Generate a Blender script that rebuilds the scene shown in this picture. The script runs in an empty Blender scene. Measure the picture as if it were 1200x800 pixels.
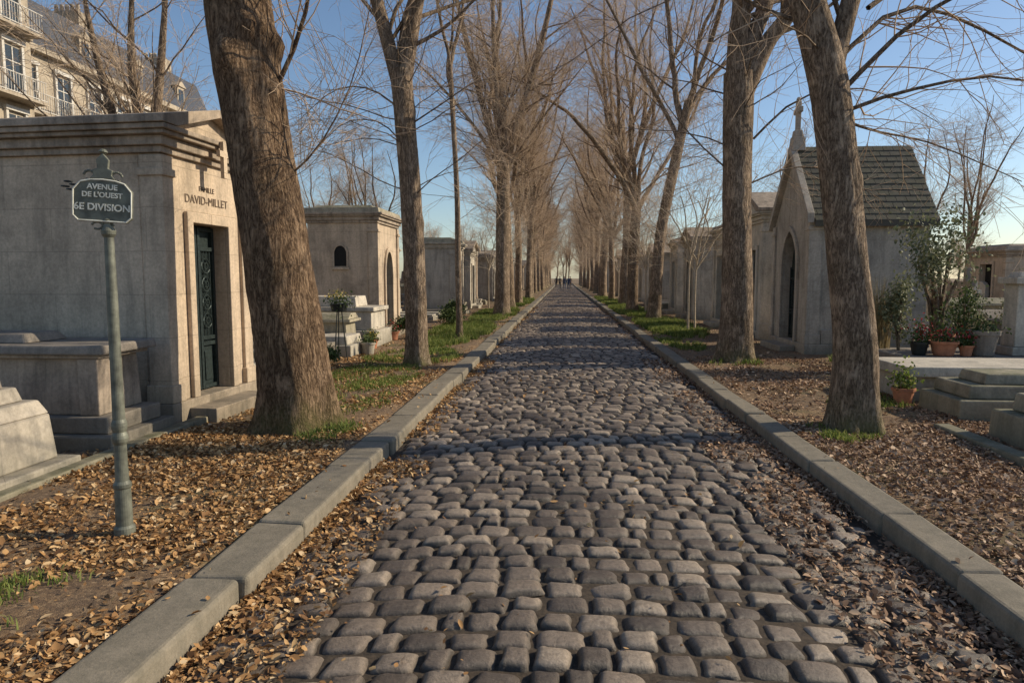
import bpy, bmesh, math, random
import numpy as np
from mathutils import Vector
random.seed(7)
S=bpy.context.scene
COL=S.collection
# ------------------------------------------------------------------ materials
def new_mat(name):
    m=bpy.data.materials.new(name); m.use_nodes=True
    nt=m.node_tree; b=nt.nodes['Principled BSDF']
    return m,nt,b
def N(nt,t,**k):
    n=nt.nodes.new(t)
    for a,v in k.items(): setattr(n,a,v)
    return n
def ramp(nt,src,stops):
    r=N(nt,'ShaderNodeValToRGB'); e=r.color_ramp.elements
    e[0].position=stops[0][0]; e[0].color=(*stops[0][1],1)
    e[1].position=stops[-1][0]; e[1].color=(*stops[-1][1],1)
    for p,c in stops[1:-1]:
        x=e.new(p); x.color=(*c,1)
    nt.links.new(src,r.inputs[0]); return r.outputs[0]
def noise(nt,vec,scale,detail=6,rough=.6,dist=0):
    n=N(nt,'ShaderNodeTexNoise'); n.inputs['Scale'].default_value=scale
    n.inputs['Detail'].default_value=detail; n.inputs['Roughness'].default_value=rough
    n.inputs['Distortion'].default_value=dist
    nt.links.new(vec,n.inputs['Vector']); return n.outputs['Fac']
def mapping(nt,vec,scale):
    m=N(nt,'ShaderNodeMapping'); m.inputs['Scale'].default_value=scale
    nt.links.new(vec,m.inputs['Vector']); return m.outputs[0]
def mix(nt,fac,a,b,mode='MIX'):
    m=N(nt,'ShaderNodeMix',data_type='RGBA',blend_type=mode)
    for s,v in ((m.inputs[0],fac),(m.inputs[6],a),(m.inputs[7],b)):
        if isinstance(v,(int,float)): s.default_value=v
        elif isinstance(v,tuple): s.default_value=(*v,1)
        else: nt.links.new(v,s)
    return m.outputs[2]
def math_(nt,op,a,b=0):
    m=N(nt,'ShaderNodeMath',operation=op)
    for s,v in ((m.inputs[0],a),(m.inputs[1],b)):
        if isinstance(v,(int,float)): s.default_value=v
        else: nt.links.new(v,s)
    return m.outputs[0]
def bump(nt,b,h,strength=.5,dist=.02):
    n=N(nt,'ShaderNodeBump'); n.inputs['Strength'].default_value=strength; n.inputs['Distance'].default_value=dist
    nt.links.new(h,n.inputs['Height']); nt.links.new(n.outputs[0],b.inputs['Normal'])
def sc(c,k): return tuple(x*k for x in c)

def stone_mat(name,col,dark=.45,stain=.5,joints=False,moss=0.0,scale=1.0):
    m,nt,b=new_mat(name); L=nt.links
    geo=N(nt,'ShaderNodeNewGeometry'); pos=geo.outputs['Position']
    n1=noise(nt,pos,1.7*scale,8,.65,.4)
    n2=noise(nt,mapping(nt,pos,(4,4,.5)),1.5*scale,8,.68,.5)
    n3=noise(nt,pos,30*scale,6,.7)
    n6=noise(nt,pos,.8*scale,9,.72,.6)
    base=ramp(nt,n1,[(.25,sc(col,.68)),(.5,col),(.75,sc(col,1.18))])
    st=ramp(nt,n2,[(.45,(0,0,0)),(.66,(1,1,1))])
    c=mix(nt,math_(nt,'MULTIPLY',st,stain*.8),base,tuple(x*k for x,k in zip(sc(col,dark),(.95,1,1.05))))
    c=mix(nt,math_(nt,'MULTIPLY',ramp(nt,n6,[(.50,(0,0,0)),(.66,(1,1,1))]),stain*.8),c,sc(col,dark*.8))
    c=mix(nt,.6,c,ramp(nt,n3,[(.3,(.5,.5,.5)),(.7,(1.1,1.1,1.1))]),'MULTIPLY')
    sep=N(nt,'ShaderNodeSeparateXYZ'); L.new(geo.outputs['Normal'],sep.inputs[0])
    up=ramp(nt,sep.outputs['Z'],[(.4,(0,0,0)),(.9,(1,1,1))])
    n4=noise(nt,pos,5,8,.7)
    mf=math_(nt,'MULTIPLY',up,ramp(nt,n4,[(.38,(0,0,0)),(.62,(1,1,1))]))
    c=mix(nt,math_(nt,'MULTIPLY',mf,max(moss,.25)),c,(.085,.09,.035) if moss>0 else sc(col,.35))
    if moss>0:
        mf2=ramp(nt,noise(nt,pos,3.1,8,.7),[(.52,(0,0,0)),(.7,(1,1,1))])
        c=mix(nt,math_(nt,'MULTIPLY',mf2,moss*.6),c,(.10,.10,.04))
    # rising damp near the ground
    px=N(nt,'ShaderNodeSeparateXYZ'); L.new(pos,px.inputs[0])
    damp=ramp(nt,math_(nt,'ADD',px.outputs[2],math_(nt,'MULTIPLY',n6,.5)),[(.25,(.5,.5,.5)),(.75,(0,0,0))])
    c=mix(nt,damp,c,(.10,.095,.06))
    h=math_(nt,'ADD',math_(nt,'MULTIPLY',n3,.6),n1)
    if joints:
        cb=N(nt,'ShaderNodeCombineXYZ'); L.new(math_(nt,'ADD',px.outputs[0],px.outputs[1]),cb.inputs[0]); L.new(px.outputs[2],cb.inputs[1])
        br=N(nt,'ShaderNodeTexBrick'); br.inputs['Scale'].default_value=1; br.inputs['Brick Width'].default_value=1.05
        br.inputs['Row Height'].default_value=.47; br.inputs['Mortar Size'].default_value=.005; br.inputs['Mortar Smooth'].default_value=.3
        L.new(cb.outputs[0],br.inputs['Vector'])
        c=mix(nt,math_(nt,'MULTIPLY',br.outputs['Fac'],.35),c,sc(col,.35))
        h=math_(nt,'SUBTRACT',h,br.outputs['Fac'])
    L.new(c,b.inputs['Base Color']); b.inputs['Roughness'].default_value=.9
    bump(nt,b,h,.5,.012)
    return m
def plain(name,col,rough=.6,metal=0,var=.3,sc_=20):
    m,nt,b=new_mat(name)
    tc=N(nt,'ShaderNodeTexCoord')
    n=noise(nt,tc.outputs['Object'],sc_,6)
    nt.links.new(ramp(nt,n,[(.3,sc(col,1-var)),(.7,sc(col,1+var))]),b.inputs['Base Color'])
    b.inputs['Roughness'].default_value=rough; b.inputs['Metallic'].default_value=metal
    bump(nt,b,n,.2,.005)
    return m
def bark_mat(name,lo,hi,fine=1.0,bd=.03):
    m,nt,b=new_mat(name); L=nt.links
    tc=N(nt,'ShaderNodeTexCoord'); o=tc.outputs['Object']
    nd=N(nt,'ShaderNodeTexNoise'); nd.inputs['Scale'].default_value=3.5; nd.inputs['Detail'].default_value=4; L.new(o,nd.inputs['Vector'])
    ad=N(nt,'ShaderNodeVectorMath',operation='MULTIPLY_ADD'); L.new(nd.outputs['Color'],ad.inputs[0]); ad.inputs[1].default_value=(.10,.10,.25); L.new(o,ad.inputs[2])
    v1=mapping(nt,ad.outputs[0],(1,1,.13)); v2=mapping(nt,ad.outputs[0],(1,1,.35))
    r1=noise(nt,v1,24*fine,6,.55)
    ridge=math_(nt,'SUBTRACT',1,math_(nt,'MULTIPLY',math_(nt,'ABSOLUTE',math_(nt,'SUBTRACT',r1,.5)),5.5))
    r2=noise(nt,v2,60*fine,8,.7)
    h=math_(nt,'ADD',math_(nt,'MULTIPLY',ridge,-.35),r2)
    c=ramp(nt,h,[(.12,sc(lo,.7)),(.42,tuple(a*.55+b_*.45 for a,b_ in zip(lo,hi))),(.75,hi)])
    n2=noise(nt,o,1.6,5,.65); n5=noise(nt,mapping(nt,o,(1,1,.6)),5,6,.7)
    c=mix(nt,.8,c,ramp(nt,n2,[(.3,(.62,.60,.52)),(.55,(1.05,1.05,1.05)),(.75,(1.3,1.25,1.17))]),'MULTIPLY')
    c=mix(nt,math_(nt,'MULTIPLY',ramp(nt,n5,[(.54,(0,0,0)),(.68,(1,1,1))]),.55),c,sc(hi,1.15))
    sz=N(nt,'ShaderNodeSeparateXYZ'); L.new(o,sz.inputs[0])
    base_m=math_(nt,'MULTIPLY',ramp(nt,math_(nt,'ADD',sz.outputs[2],n5),[(.55,(1,1,1)),(1.6,(0,0,0))]),ramp(nt,n2,[(.4,(.1,.1,.1)),(.6,(.7,.7,.7))]))
    c=mix(nt,base_m,c,(.11,.115,.035))
    L.new(c,b.inputs['Base Color']); b.inputs['Roughness'].default_value=.95; b.inputs['Specular IOR Level'].default_value=.2
    bump(nt,b,h,1.0,bd)
    return m
def island_mat(name,stops,rough=.8,transl=0.0,noisecol=0,spec=.3):
    m,nt,b=new_mat(name); L=nt.links
    geo=N(nt,'ShaderNodeNewGeometry')
    c=ramp(nt,geo.outputs['Random Per Island'],stops)
    if noisecol:
        n=noise(nt,geo.outputs['Position'],noisecol,7,.75); nn=noise(nt,geo.outputs['Position'],1.1,5,.6)
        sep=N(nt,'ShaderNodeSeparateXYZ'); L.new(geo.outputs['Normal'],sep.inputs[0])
        c=mix(nt,.85,c,ramp(nt,n,[(.3,(.45,.44,.42)),(.7,(1.3,1.28,1.25))]),'MULTIPLY')
        c=mix(nt,.7,c,ramp(nt,nn,[(.35,(.68,.66,.64)),(.65,(1.25,1.2,1.12))]),'MULTIPLY')
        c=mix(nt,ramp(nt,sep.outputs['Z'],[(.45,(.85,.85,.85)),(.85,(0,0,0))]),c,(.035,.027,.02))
        bump(nt,b,n,.8,.012)
    L.new(c,b.inputs['Base Color']); b.inputs['Roughness'].default_value=rough
    b.inputs['Specular IOR Level'].default_value=spec
    if transl:
        t=N(nt,'ShaderNodeBsdfTranslucent'); L.new(c,t.inputs[0])
        mx=N(nt,'ShaderNodeMixShader'); mx.inputs[0].default_value=transl
        L.new(b.outputs[0],mx.inputs[1]); L.new(t.outputs[0],mx.inputs[2])
        L.new(mx.outputs[0],nt.nodes['Material Output'].inputs[0])
    return m

M={}
M['warm']=stone_mat('limestone_warm',(.62,.49,.36),.40,.6,True)
M['warm_plain']=stone_mat('limestone_weathered',(.46,.37,.285),.28,.85)
M['grey']=stone_mat('stone_grey',(.53,.465,.38),.36,.65,True)
M['pale']=stone_mat('stone_pale',(.64,.575,.475),.38,.6)
M['granite']=stone_mat('granite_dark',(.29,.25,.21),.4,.6,scale=1.5)
M['mossy']=stone_mat('stone_mossy',(.42,.37,.27),.35,.7,moss=.8)
M['kerb']=stone_mat('kerb_granite',(.40,.335,.265),.42,.65,scale=2)
M['roofmoss']=stone_mat('roof_mossy',(.11,.10,.08),.5,.4,moss=.55,scale=3)
M['iron']=plain('iron_dark',(.02,.024,.024),.5,.3)
M['door']=plain('door_green_bronze',(.035,.05,.05),.45,.5,.4,30)
M['dark']=plain('interior_dark',(.012,.011,.01),.9)
M['signgreen']=plain('sign_paint_grey_green',(.135,.14,.11),.55,.1,.5,14)
M['letters']=plain('sign_letters',(.68,.67,.58),.6)
M['engrave']=plain('engraved_letters',(.15,.11,.08),.9)
M['terra']=plain('terracotta',(.46,.19,.10),.8,0,.25,12)
M['slate']=plain('slate_roof',(.05,.055,.07),.6,0,.3,4)
M['glass']=plain('window_glass',(.04,.05,.06),.15)
M['cream']=stone_mat('facade_limestone',(.50,.42,.32),.5,.6)
M['white']=plain('white_paint',(.55,.52,.47),.6)
M['sapbark']=plain('pale_young_bark',(.46,.38,.28),.9)
M['bark']=bark_mat('bark_brown',(.11,.066,.040),(.52,.36,.23),1,.04)
M['bark2']=bark_mat('bark_grey',(.15,.105,.074),(.60,.46,.33),1.1,.026)
m,nt,b=new_mat('bark_twigs_haze_paled'); oi=N(nt,'ShaderNodeObjectInfo')
nt.links.new(ramp(nt,oi.outputs['Random'],[(0,(.50,.355,.235)),(1,(.62,.48,.35))]),b.inputs['Base Color']); b.inputs['Roughness'].default_value=.95; M['bark3']=m  # tan twig bark, colour paled to stand in for distance haze and sunlight
M['leaf']=island_mat('dry_leaves',[(0,(.13,.065,.03)),(.3,(.29,.155,.062)),(.6,(.46,.26,.105)),(.85,(.58,.37,.17)),(1,(.68,.52,.32))],.7,.12)
M['leafr']=island_mat('dry_leaves_brown',[(0,(.11,.062,.038)),(.35,(.25,.145,.085)),(.7,(.40,.25,.15)),(1,(.62,.45,.30))],.7,.1)
M['grass']=island_mat('grass_blades',[(0,(.07,.11,.02)),(.5,(.16,.22,.045)),(1,(.34,.34,.11))],.7,.35)
M['plant']=island_mat('shrub_leaves',[(0,(.03,.05,.015)),(.6,(.08,.12,.035)),(1,(.16,.19,.07))],.6,.25)
M['olive']=island_mat('olive_leaves',[(0,(.10,.12,.06)),(.6,(.19,.20,.11)),(1,(.30,.30,.18))],.6,.25)
M['red']=island_mat('flower_red',[(0,(.25,.02,.02)),(.7,(.5,.05,.05)),(1,(.55,.15,.2))],.6,.2)
M['yellow']=island_mat('flower_yellow',[(0,(.5,.35,.04)),(1,(.6,.5,.2))],.6,.2)
M['cobble']=island_mat('cobblestone',[(0,(.095,.077,.064)),(.35,(.175,.142,.116)),(.75,(.27,.222,.18)),(1,(.42,.35,.28))],.44,0,42,.5)
def ground_mat():
    m,nt,b=new_mat('leaf_litter_soil'); L=nt.links
    geo=N(nt,'ShaderNodeNewGeometry'); p=geo.outputs['Position']
    v=N(nt,'ShaderNodeTexVoronoi'); v.inputs['Scale'].default_value=38; v.inputs['Randomness'].default_value=1; L.new(p,v.inputs['Vector'])
    sp=N(nt,'ShaderNodeSeparateXYZ'); L.new(v.outputs['Color'],sp.inputs[0])
    lc=ramp(nt,sp.outputs[0],[(0,(.09,.053,.03)),(.4,(.20,.12,.06)),(.75,(.33,.205,.10)),(1,(.48,.33,.19))])
    n1=noise(nt,p,.9,8,.65); n2=noise(nt,p,55,5,.7)
    soil=ramp(nt,n2,[(.3,(.085,.057,.036)),(.7,(.22,.15,.095))])
    c=mix(nt,ramp(nt,n1,[(.4,(.25,.25,.25)),(.6,(.85,.85,.85))]),soil,lc)
    n3=noise(nt,p,.55,7,.7)
    gr=ramp(nt,noise(nt,p,70,4,.7),[(.3,(.055,.065,.02)),(.7,(.16,.175,.055))])
    c=mix(nt,math_(nt,'MULTIPLY',ramp(nt,n3,[(.51,(0,0,0)),(.64,(1,1,1))]),.65),c,gr)
    L.new(c,b.inputs['Base Color']); b.inputs['Roughness'].default_value=.95
    bump(nt,b,math_(nt,'ADD',sp.outputs[1],n2),.8,.03)
    return m
M['ground']=ground_mat()
m,nt,b=new_mat('road_joint_soil')
geo=N(nt,'ShaderNodeNewGeometry'); n_=noise(nt,geo.outputs['Position'],40,6)
nt.links.new(ramp(nt,n_,[(.3,(.025,.019,.014)),(.7,(.085,.062,.042))]),b.inputs['Base Color']); b.inputs['Roughness'].default_value=1
bump(nt,b,n_,.6,.01); M['joint']=m

# ------------------------------------------------------------------ mesh helpers
def link(o,parent=None,mat=None):
    COL.objects.link(o)
    if parent: o.parent=parent
    if mat: o.data.materials.append(mat)
    return o
def empty(name,loc=(0,0,0),rz=0,s=1):
    e=bpy.data.objects.new(name,None); e.empty_display_size=.2; COL.objects.link(e)
    e.location=loc; e.rotation_euler=(0,0,rz); e.scale=(s,s,s); return e
def np_mesh(name,V,faces,smooth=False):
    me=bpy.data.meshes.new(name); V=np.asarray(V,dtype=np.float32)
    me.vertices.add(len(V)); me.vertices.foreach_set('co',V.ravel())
    li=np.concatenate([f.ravel() for f in faces]).astype(np.int32)
    cnt=np.concatenate([np.full(len(f),f.shape[1]) for f in faces]).astype(np.int32)
    st=np.concatenate([[0],np.cumsum(cnt)[:-1]]).astype(np.int32)
    me.loops.add(len(li)); me.loops.foreach_set('vertex_index',li)
    me.polygons.add(len(cnt)); me.polygons.foreach_set('loop_start',st); me.polygons.foreach_set('loop_total',cnt)
    if smooth: me.polygons.foreach_set('use_smooth',np.ones(len(cnt),dtype=bool))
    me.update(calc_edges=True); me.validate(); return me
class MB:
    def __init__(s): s.v=[]; s.f=[]
    def box(s,x0,x1,y0,y1,z0,z1,ins=0):
        b=len(s.v); i=ins
        s.v+=[(x0,y0,z0),(x1,y0,z0),(x1,y1,z0),(x0,y1,z0),(x0+i,y0+i,z1),(x1-i,y0+i,z1),(x1-i,y1-i,z1),(x0+i,y1-i,z1)]
        s.f+=[tuple(b+k for k in q) for q in ((3,2,1,0),(4,5,6,7),(0,1,5,4),(1,2,6,5),(2,3,7,6),(3,0,4,7))]
        return s
    def prism(s,prof,ax,a0,a1):
        b=len(s.v); n=len(prof)
        for a in (a0,a1):
            for p,q in prof:
                s.v.append((a,p,q) if ax=='x' else (p,a,q) if ax=='y' else (p,q,a))
        s.f.append(tuple(range(b,b+n))); s.f.append(tuple(range(b+2*n-1,b+n-1,-1)))
        for i in range(n):
            j=(i+1)%n; s.f.append((b+i,b+j,b+n+j,b+n+i))
        return s
    def lathe(s,prof,cx=0,cy=0,n=20,cz=0):
        b=len(s.v)
        for r,z in prof:
            for k in range(n):
                a=2*math.pi*k/n; s.v.append((cx+r*math.cos(a),cy+r*math.sin(a),cz+z))
        for i in range(len(prof)-1):
            for k in range(n):
                l=(k+1)%n; s.f.append((b+i*n+k,b+i*n+l,b+(i+1)*n+l,b+(i+1)*n+k))
        s.f.append(tuple(b+k for k in range(n))[::-1]); s.f.append(tuple(b+(len(prof)-1)*n+k for k in range(n)))
        return s
    def rod(s,p,q,r,n=6,r2=None):
        p=Vector(p);q=Vector(q);d=(q-p).normalized(); a=d.orthogonal().normalized(); c=d.cross(a); b=len(s.v); r2=r if r2 is None else r2
        for P,R in ((p,r),(q,r2)):
            for k in range(n):
                t=2*math.pi*k/n; w=P+(a*math.cos(t)+c*math.sin(t))*R; s.v.append(tuple(w))
        for k in range(n):
            l=(k+1)%n; s.f.append((b+k,b+l,b+n+l,b+n+k))
        s.f.append(tuple(b+k for k in range(n))); s.f.append(tuple(b+n+k for k in range(n)))
        return s
    def path(s,pts,r,n=6):
        for a,b in zip(pts[:-1],pts[1:]): s.rod(a,b,r,n)
        return s
    def mesh(s,name):
        me=bpy.data.meshes.new(name); me.from_pydata(s.v,[],s.f)
        bm=bmesh.new(); bm.from_mesh(me); bmesh.ops.recalc_face_normals(bm,faces=bm.faces); bm.to_mesh(me); bm.free()
        return me
    def obj(s,name,mat,parent=None,bevel=0,smooth=False,seg=2):
        me=s.mesh(name); o=bpy.data.objects.new(name,me); link(o,parent,mat)
        if smooth:
            for p in me.polygons: p.use_smooth=True
        if bevel:
            bv=o.modifiers.new('bevel','BEVEL'); bv.width=bevel; bv.segments=seg; bv.limit_method='ANGLE'; bv.angle_limit=math.radians(40)
        return o

# ------------------------------------------------------------------ ground, road, kerbs
def road_z(x): return -.10+.075*(1-((x-.22)/1.95)**2)
def gz(x,y):
    inside=(x>-1.68)&(x<2.13)
    und=.018*np.sin(x*1.9+y*.7)+.012*np.sin(x*4.3-y*2.1)+.01*np.sin(x*.8+y*3.7)
    w=np.clip((np.abs(x-.22)-2.1)/.6,0,1)*np.exp(-np.maximum(np.abs(x)-8,0)/4)
    return np.where(inside,road_z(x)-.012,und*w-.004)
xs=np.array([-600,-200,-80,-40,-20,-12]+list(np.arange(-8,-2,.25))+[-1.9,-1.8,2.2,2.3]+list(np.arange(2.5,8.1,.25))+[12,20,40,80,200,600])
ys=np.array([-300,-60,-15]+list(np.arange(-4,16,.25))+list(np.arange(16,40,1))+[45,60,90,140,220,400,900])
X,Y=np.meshgrid(xs,ys,indexing='ij')
Z=gz(X,Y); Z=np.where((X>-1.85)&(X<2.25),-.16,Z)
nx,ny=X.shape; I=np.arange(nx*ny).reshape(nx,ny)
F=np.stack([I[:-1,:-1],I[1:,:-1],I[1:,1:],I[:-1,1:]],-1).reshape(-1,4)
o=bpy.data.objects.new('ground',np_mesh('ground',np.stack([X,Y,Z],-1).reshape(-1,3),[F],True)); link(o,None,M['ground'])
xs=np.linspace(-1.75,2.2,20); ys=np.array([-6,0,10,40,80,160]); X,Y=np.meshgrid(xs,ys,indexing='ij')
I=np.arange(X.size).reshape(X.shape); F=np.stack([I[:-1,:-1],I[1:,:-1],I[1:,1:],I[:-1,1:]],-1).reshape(-1,4)
road=empty('cobblestone_road')
o=bpy.data.objects.new('road_bed',np_mesh('road_bed',np.stack([X,Y,road_z(X)-.034],-1).reshape(-1,3),[F],True)); link(o,road,M['joint'])
rng=np.random.default_rng(3)
def cobbles(y0,y1,na,nb):
    cx=[];cy=[];ww=[];dd=[];y=y0
    while y<y1:
        pitch=rng.uniform(.15,.185); x=-1.66+rng.uniform(0,.12)
        while x<2.0:
            w=rng.uniform(.165,.255) if rng.random()>.12 else rng.uniform(.10,.15)
            if x+w>2.1: break
            cx.append(x+w/2); cy.append(y+pitch/2+rng.normal(0,.005)); ww.append(w-.012); dd.append(pitch-.010+rng.normal(0,.005)); x+=w
        y+=pitch
    cx,cy,ww,dd=map(np.array,(cx,cy,ww,dd)); n=len(cx)
    u=np.linspace(-1,1,na); v=np.linspace(-1,1,nb)
    u=np.sign(u)*np.abs(u)**.5; v=np.sign(v)*np.abs(v)**.5
    U,Vv=np.meshgrid(u,v,indexing='ij')
    e=rng.uniform(5,14,(n,1,1))
    mx=np.maximum(np.abs(U),np.abs(Vv)); rr=(np.abs(U)[None]**e+np.abs(Vv)[None]**e)**(1/e); k=np.where(rr>1e-5,mx[None]/np.maximum(rr,1e-6),1)
    PU,PV=U[None]*k,Vv[None]*k
    h=1-np.clip(mx,0,1)**7
    phi=rng.normal(0,.045,(n,1,1)); sk=rng.normal(0,.07,(n,1,1)); sk2=rng.normal(0,.08,(n,1,1))
    lx=PU*(1+sk*PV)*ww[:,None,None]/2; ly=PV*(1+sk2*PU)*dd[:,None,None]/2
    ly=ly+.004*np.sin(lx*55+cx[:,None,None]*50)*np.abs(PV); lx=lx+.004*np.sin(ly*60+cy[:,None,None]*50)*np.abs(PU)
    x=cx[:,None,None]+lx*np.cos(phi)-ly*np.sin(phi); yy=cy[:,None,None]+lx*np.sin(phi)+ly*np.cos(phi)
    yy=yy+.05*np.sin((x-.2)*1.3+yy*.25)+.012*np.sin(x*3.1+yy*.9)
    dome=rng.uniform(.034,.044,(n,1,1)); off=rng.normal(0,.005,(n,1,1)); tx=rng.normal(0,.045,(n,1,1)); ty=rng.normal(0,.055,(n,1,1))
    bum=.0035*np.sin(lx*60+cx[:,None,None]*90)*np.sin(ly*70+cy[:,None,None]*70)
    z=road_z(x)-.042+h[None]*dome-rng.uniform(.004,.014,(n,1,1))*(np.clip(mx,0,1)**2)[None]+off+lx*tx+ly*ty+bum*(h[None]>.2)
    z=z+.006*np.sin(x*2.3+yy*.8)*np.sin(yy*.55)
    V=np.stack([x,yy,z],-1).reshape(-1,3)
    I=np.arange(na*nb).reshape(na,nb); F=np.stack([I[:-1,:-1],I[1:,:-1],I[1:,1:],I[:-1,1:]],-1).reshape(-1,4)
    F=(F[None]+(np.arange(n)*na*nb)[:,None,None]).reshape(-1,4)
    return V,F
for nm,a in (('cobbles_near',(-3,16,10,10)),('cobbles_mid',(16,45,6,6)),('cobbles_distance',(45,150,4,4))):
    V,F=cobbles(*a); o=bpy.data.objects.new(nm,np_mesh(nm,V,[F],True)); link(o,road,M['cobble'])
def kerb(name,x0,x1):
    mb=MB(); y=-5
    while y<150:
        L=random.uniform(.8,1.35); j=random.uniform(-.014,.014); t=random.uniform(.012,.035)
        b=len(mb.v); mb.box(x0+j,x1+j,y+.006,y+L-.006,-.2,t)
        for k in range(b,b+8):
            v=mb.v[k]; mb.v[k]=(v[0]+random.uniform(-.009,.009),v[1],v[2]+random.uniform(-.009,.009))
        y+=L
    mb.obj(name,M['kerb'],None,.028,seg=3)
kerb('kerb',-1.98,-1.67); kerb('kerb',2.12,2.37)

# ------------------------------------------------------------------ leaves and grass
def leaf_mesh(px,py,pz,size,tilt=.5):
    n=len(px)
    base=np.array([(-.5,0,0),(-.15,.3,.12),(.22,.26,.12),(.55,0,.02),(.22,-.26,.12),(-.15,-.3,.12)])
    s=size[:,None,None]; P=base[None]*s
    P[:,:,2]*=rng.uniform(-.8,1.6,(n,1)); P[:,:,1]*=rng.uniform(.6,1.2,(n,1))
    a=rng.uniform(0,6.28,n); bx=rng.normal(0,tilt,n); by=rng.normal(0,tilt,n)
    x,y,z=P[:,:,0],P[:,:,1],P[:,:,2]
    y,z=y*np.cos(bx)[:,None]-z*np.sin(bx)[:,None], y*np.sin(bx)[:,None]+z*np.cos(bx)[:,None]
    x,z=x*np.cos(by)[:,None]+z*np.sin(by)[:,None], -x*np.sin(by)[:,None]+z*np.cos(by)[:,None]
    x,y=x*np.cos(a)[:,None]-y*np.sin(a)[:,None], x*np.sin(a)[:,None]+y*np.cos(a)[:,None]
    V=np.stack([x+px[:,None],y+py[:,None],z+pz[:,None]],-1).reshape(-1,3)
    F=np.array([(0,1,2,3),(0,3,4,5)]); F=(F[None]+(np.arange(n)*6)[:,None,None]).reshape(-1,4)
    return V,F
def clumpy(x,y,th):
    f=np.sin(x*2.1+y*1.3)+np.sin(x*5.3-y*2.9+1)+.8*np.sin(x*1.1-y*4.1+2)+rng.normal(0,.8,len(x))
    return f>th
def scatter_leaves(name,regs,mat):
    Vs=[];Fs=[];o_=0
    for (x0,x1,y0,y1,dens,th,bias) in regs:
        n=int(dens*(x1-x0)*(y1-y0)); y=rng.uniform(y0,y1,n)
        t=rng.uniform(0,1,n)
        if bias==1: t=t**2.0
        if bias==-1: t=1-t**2.0
        x=x0+(x1-x0)*t
        k=clumpy(x,y,th)
        if bias==0: k&=~((((x+2.72)/.42)**2+((y-3.05)/.38)**2<1)&(rng.random(n)<.8))
        x,y=x[k],y[k]; n=len(x)
        z=gz(x,y)+rng.uniform(.002,.025,n)
        inr=(x>-1.68)&(x<2.13); z=np.where(inr,road_z(x)+rng.uniform(-.018,.018,n),z)
        kb=((x<=-1.66)&(x>-1.99))|((x>=2.11)&(x<2.38)); z=np.where(kb,.038,z)
        sz=rng.gamma(4,.0085,n).clip(.012,.065)*np.clip(.85+y/50,.85,1.6)
        V,F=leaf_mesh(x,y,z,sz,.45); Vs.append(V); Fs.append(F+o_); o_+=len(V)
    o=bpy.data.objects.new(name,np_mesh(name,np.concatenate(Vs),[np.concatenate(Fs)])); link(o,None,mat)
scatter_leaves('fallen_leaves',[(-4.6,-2.0,1.0,7,3300,-1.0,0),(-4.4,-2.0,7,14,1000,-.5,0),(-4.4,-2.0,14,30,120,-.3,0),
   (-1.66,-1.15,.5,6,2800,-1.2,1),(-1.66,-1.35,6,14,1100,-.8,1),(-1.66,-1.4,14,40,200,-.3,1),(-1.3,1.6,.5,12,28,0,0),(-1.95,-1.7,1,12,25,.3,0),(-9,-4.4,1,14,60,-.4,0)],M['leaf'])
scatter_leaves('fallen_leaves',[(2.39,5.2,1,8,2800,-1.0,0),(2.39,5.0,8,14,1000,-.6,0),(2.39,4.8,14,30,110,-.3,0),
   (1.35,2.11,.5,7,2800,-1.2,-1),(1.55,2.11,7,14,1100,-.8,-1),(1.7,2.11,14,40,200,-.3,-1),(2.15,2.35,1,12,20,.3,0),(5,10,1,14,60,-.4,0)],M['leafr'])
def grass(name,patches,mat=None):
    X=[];Y=[];H=[]
    for (cx,cy,rx,ry,n,h) in patches:
        nt_=max(1,n//9); a=rng.uniform(0,6.28,nt_); r=np.sqrt(rng.uniform(0,1,nt_))
        tx=cx+rx*r*np.cos(a); ty=cy+ry*r*np.sin(a); kk=clumpy(tx,ty,-.2); tx,ty=tx[kk],ty[kk]; nt_=len(tx)
        x=np.repeat(tx,9)+rng.normal(0,.04,nt_*9); y=np.repeat(ty,9)+rng.normal(0,.04,nt_*9)
        X.append(x);Y.append(y);H.append(h*rng.uniform(.35,1.1,len(x)))
    x=np.concatenate(X);y=np.concatenate(Y);h=np.concatenate(H)
    k=((x<-1.99)|(x>2.39)); x,y,h=x[k],y[k],h[k]; n=len(x); z=gz(x,y)
    a=rng.uniform(0,6.28,n); w=.0035+.0004*y; lx=rng.normal(0,.45,n)*h; ly=rng.normal(0,.45,n)*h
    dx=np.cos(a)*w; dy=np.sin(a)*w
    P=np.stack([np.stack([x-dx,y-dy,z-.01],-1),np.stack([x+dx,y+dy,z-.01],-1),
        np.stack([x+dx*.7+lx*.35,y+dy*.7+ly*.35,z+h*.6],-1),np.stack([x-dx*.7+lx*.35,y-dy*.7+ly*.35,z+h*.6],-1),
        np.stack([x+lx,y+ly,z+h],-1)],1)
    o_=np.arange(n)[:,None]*5
    o=bpy.data.objects.new(name,np_mesh(name,P.reshape(-1,3),[np.array([[0,1,2,3]])+o_,np.array([[3,2,4]])+o_])); link(o,None,mat or M['grass'])
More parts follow.
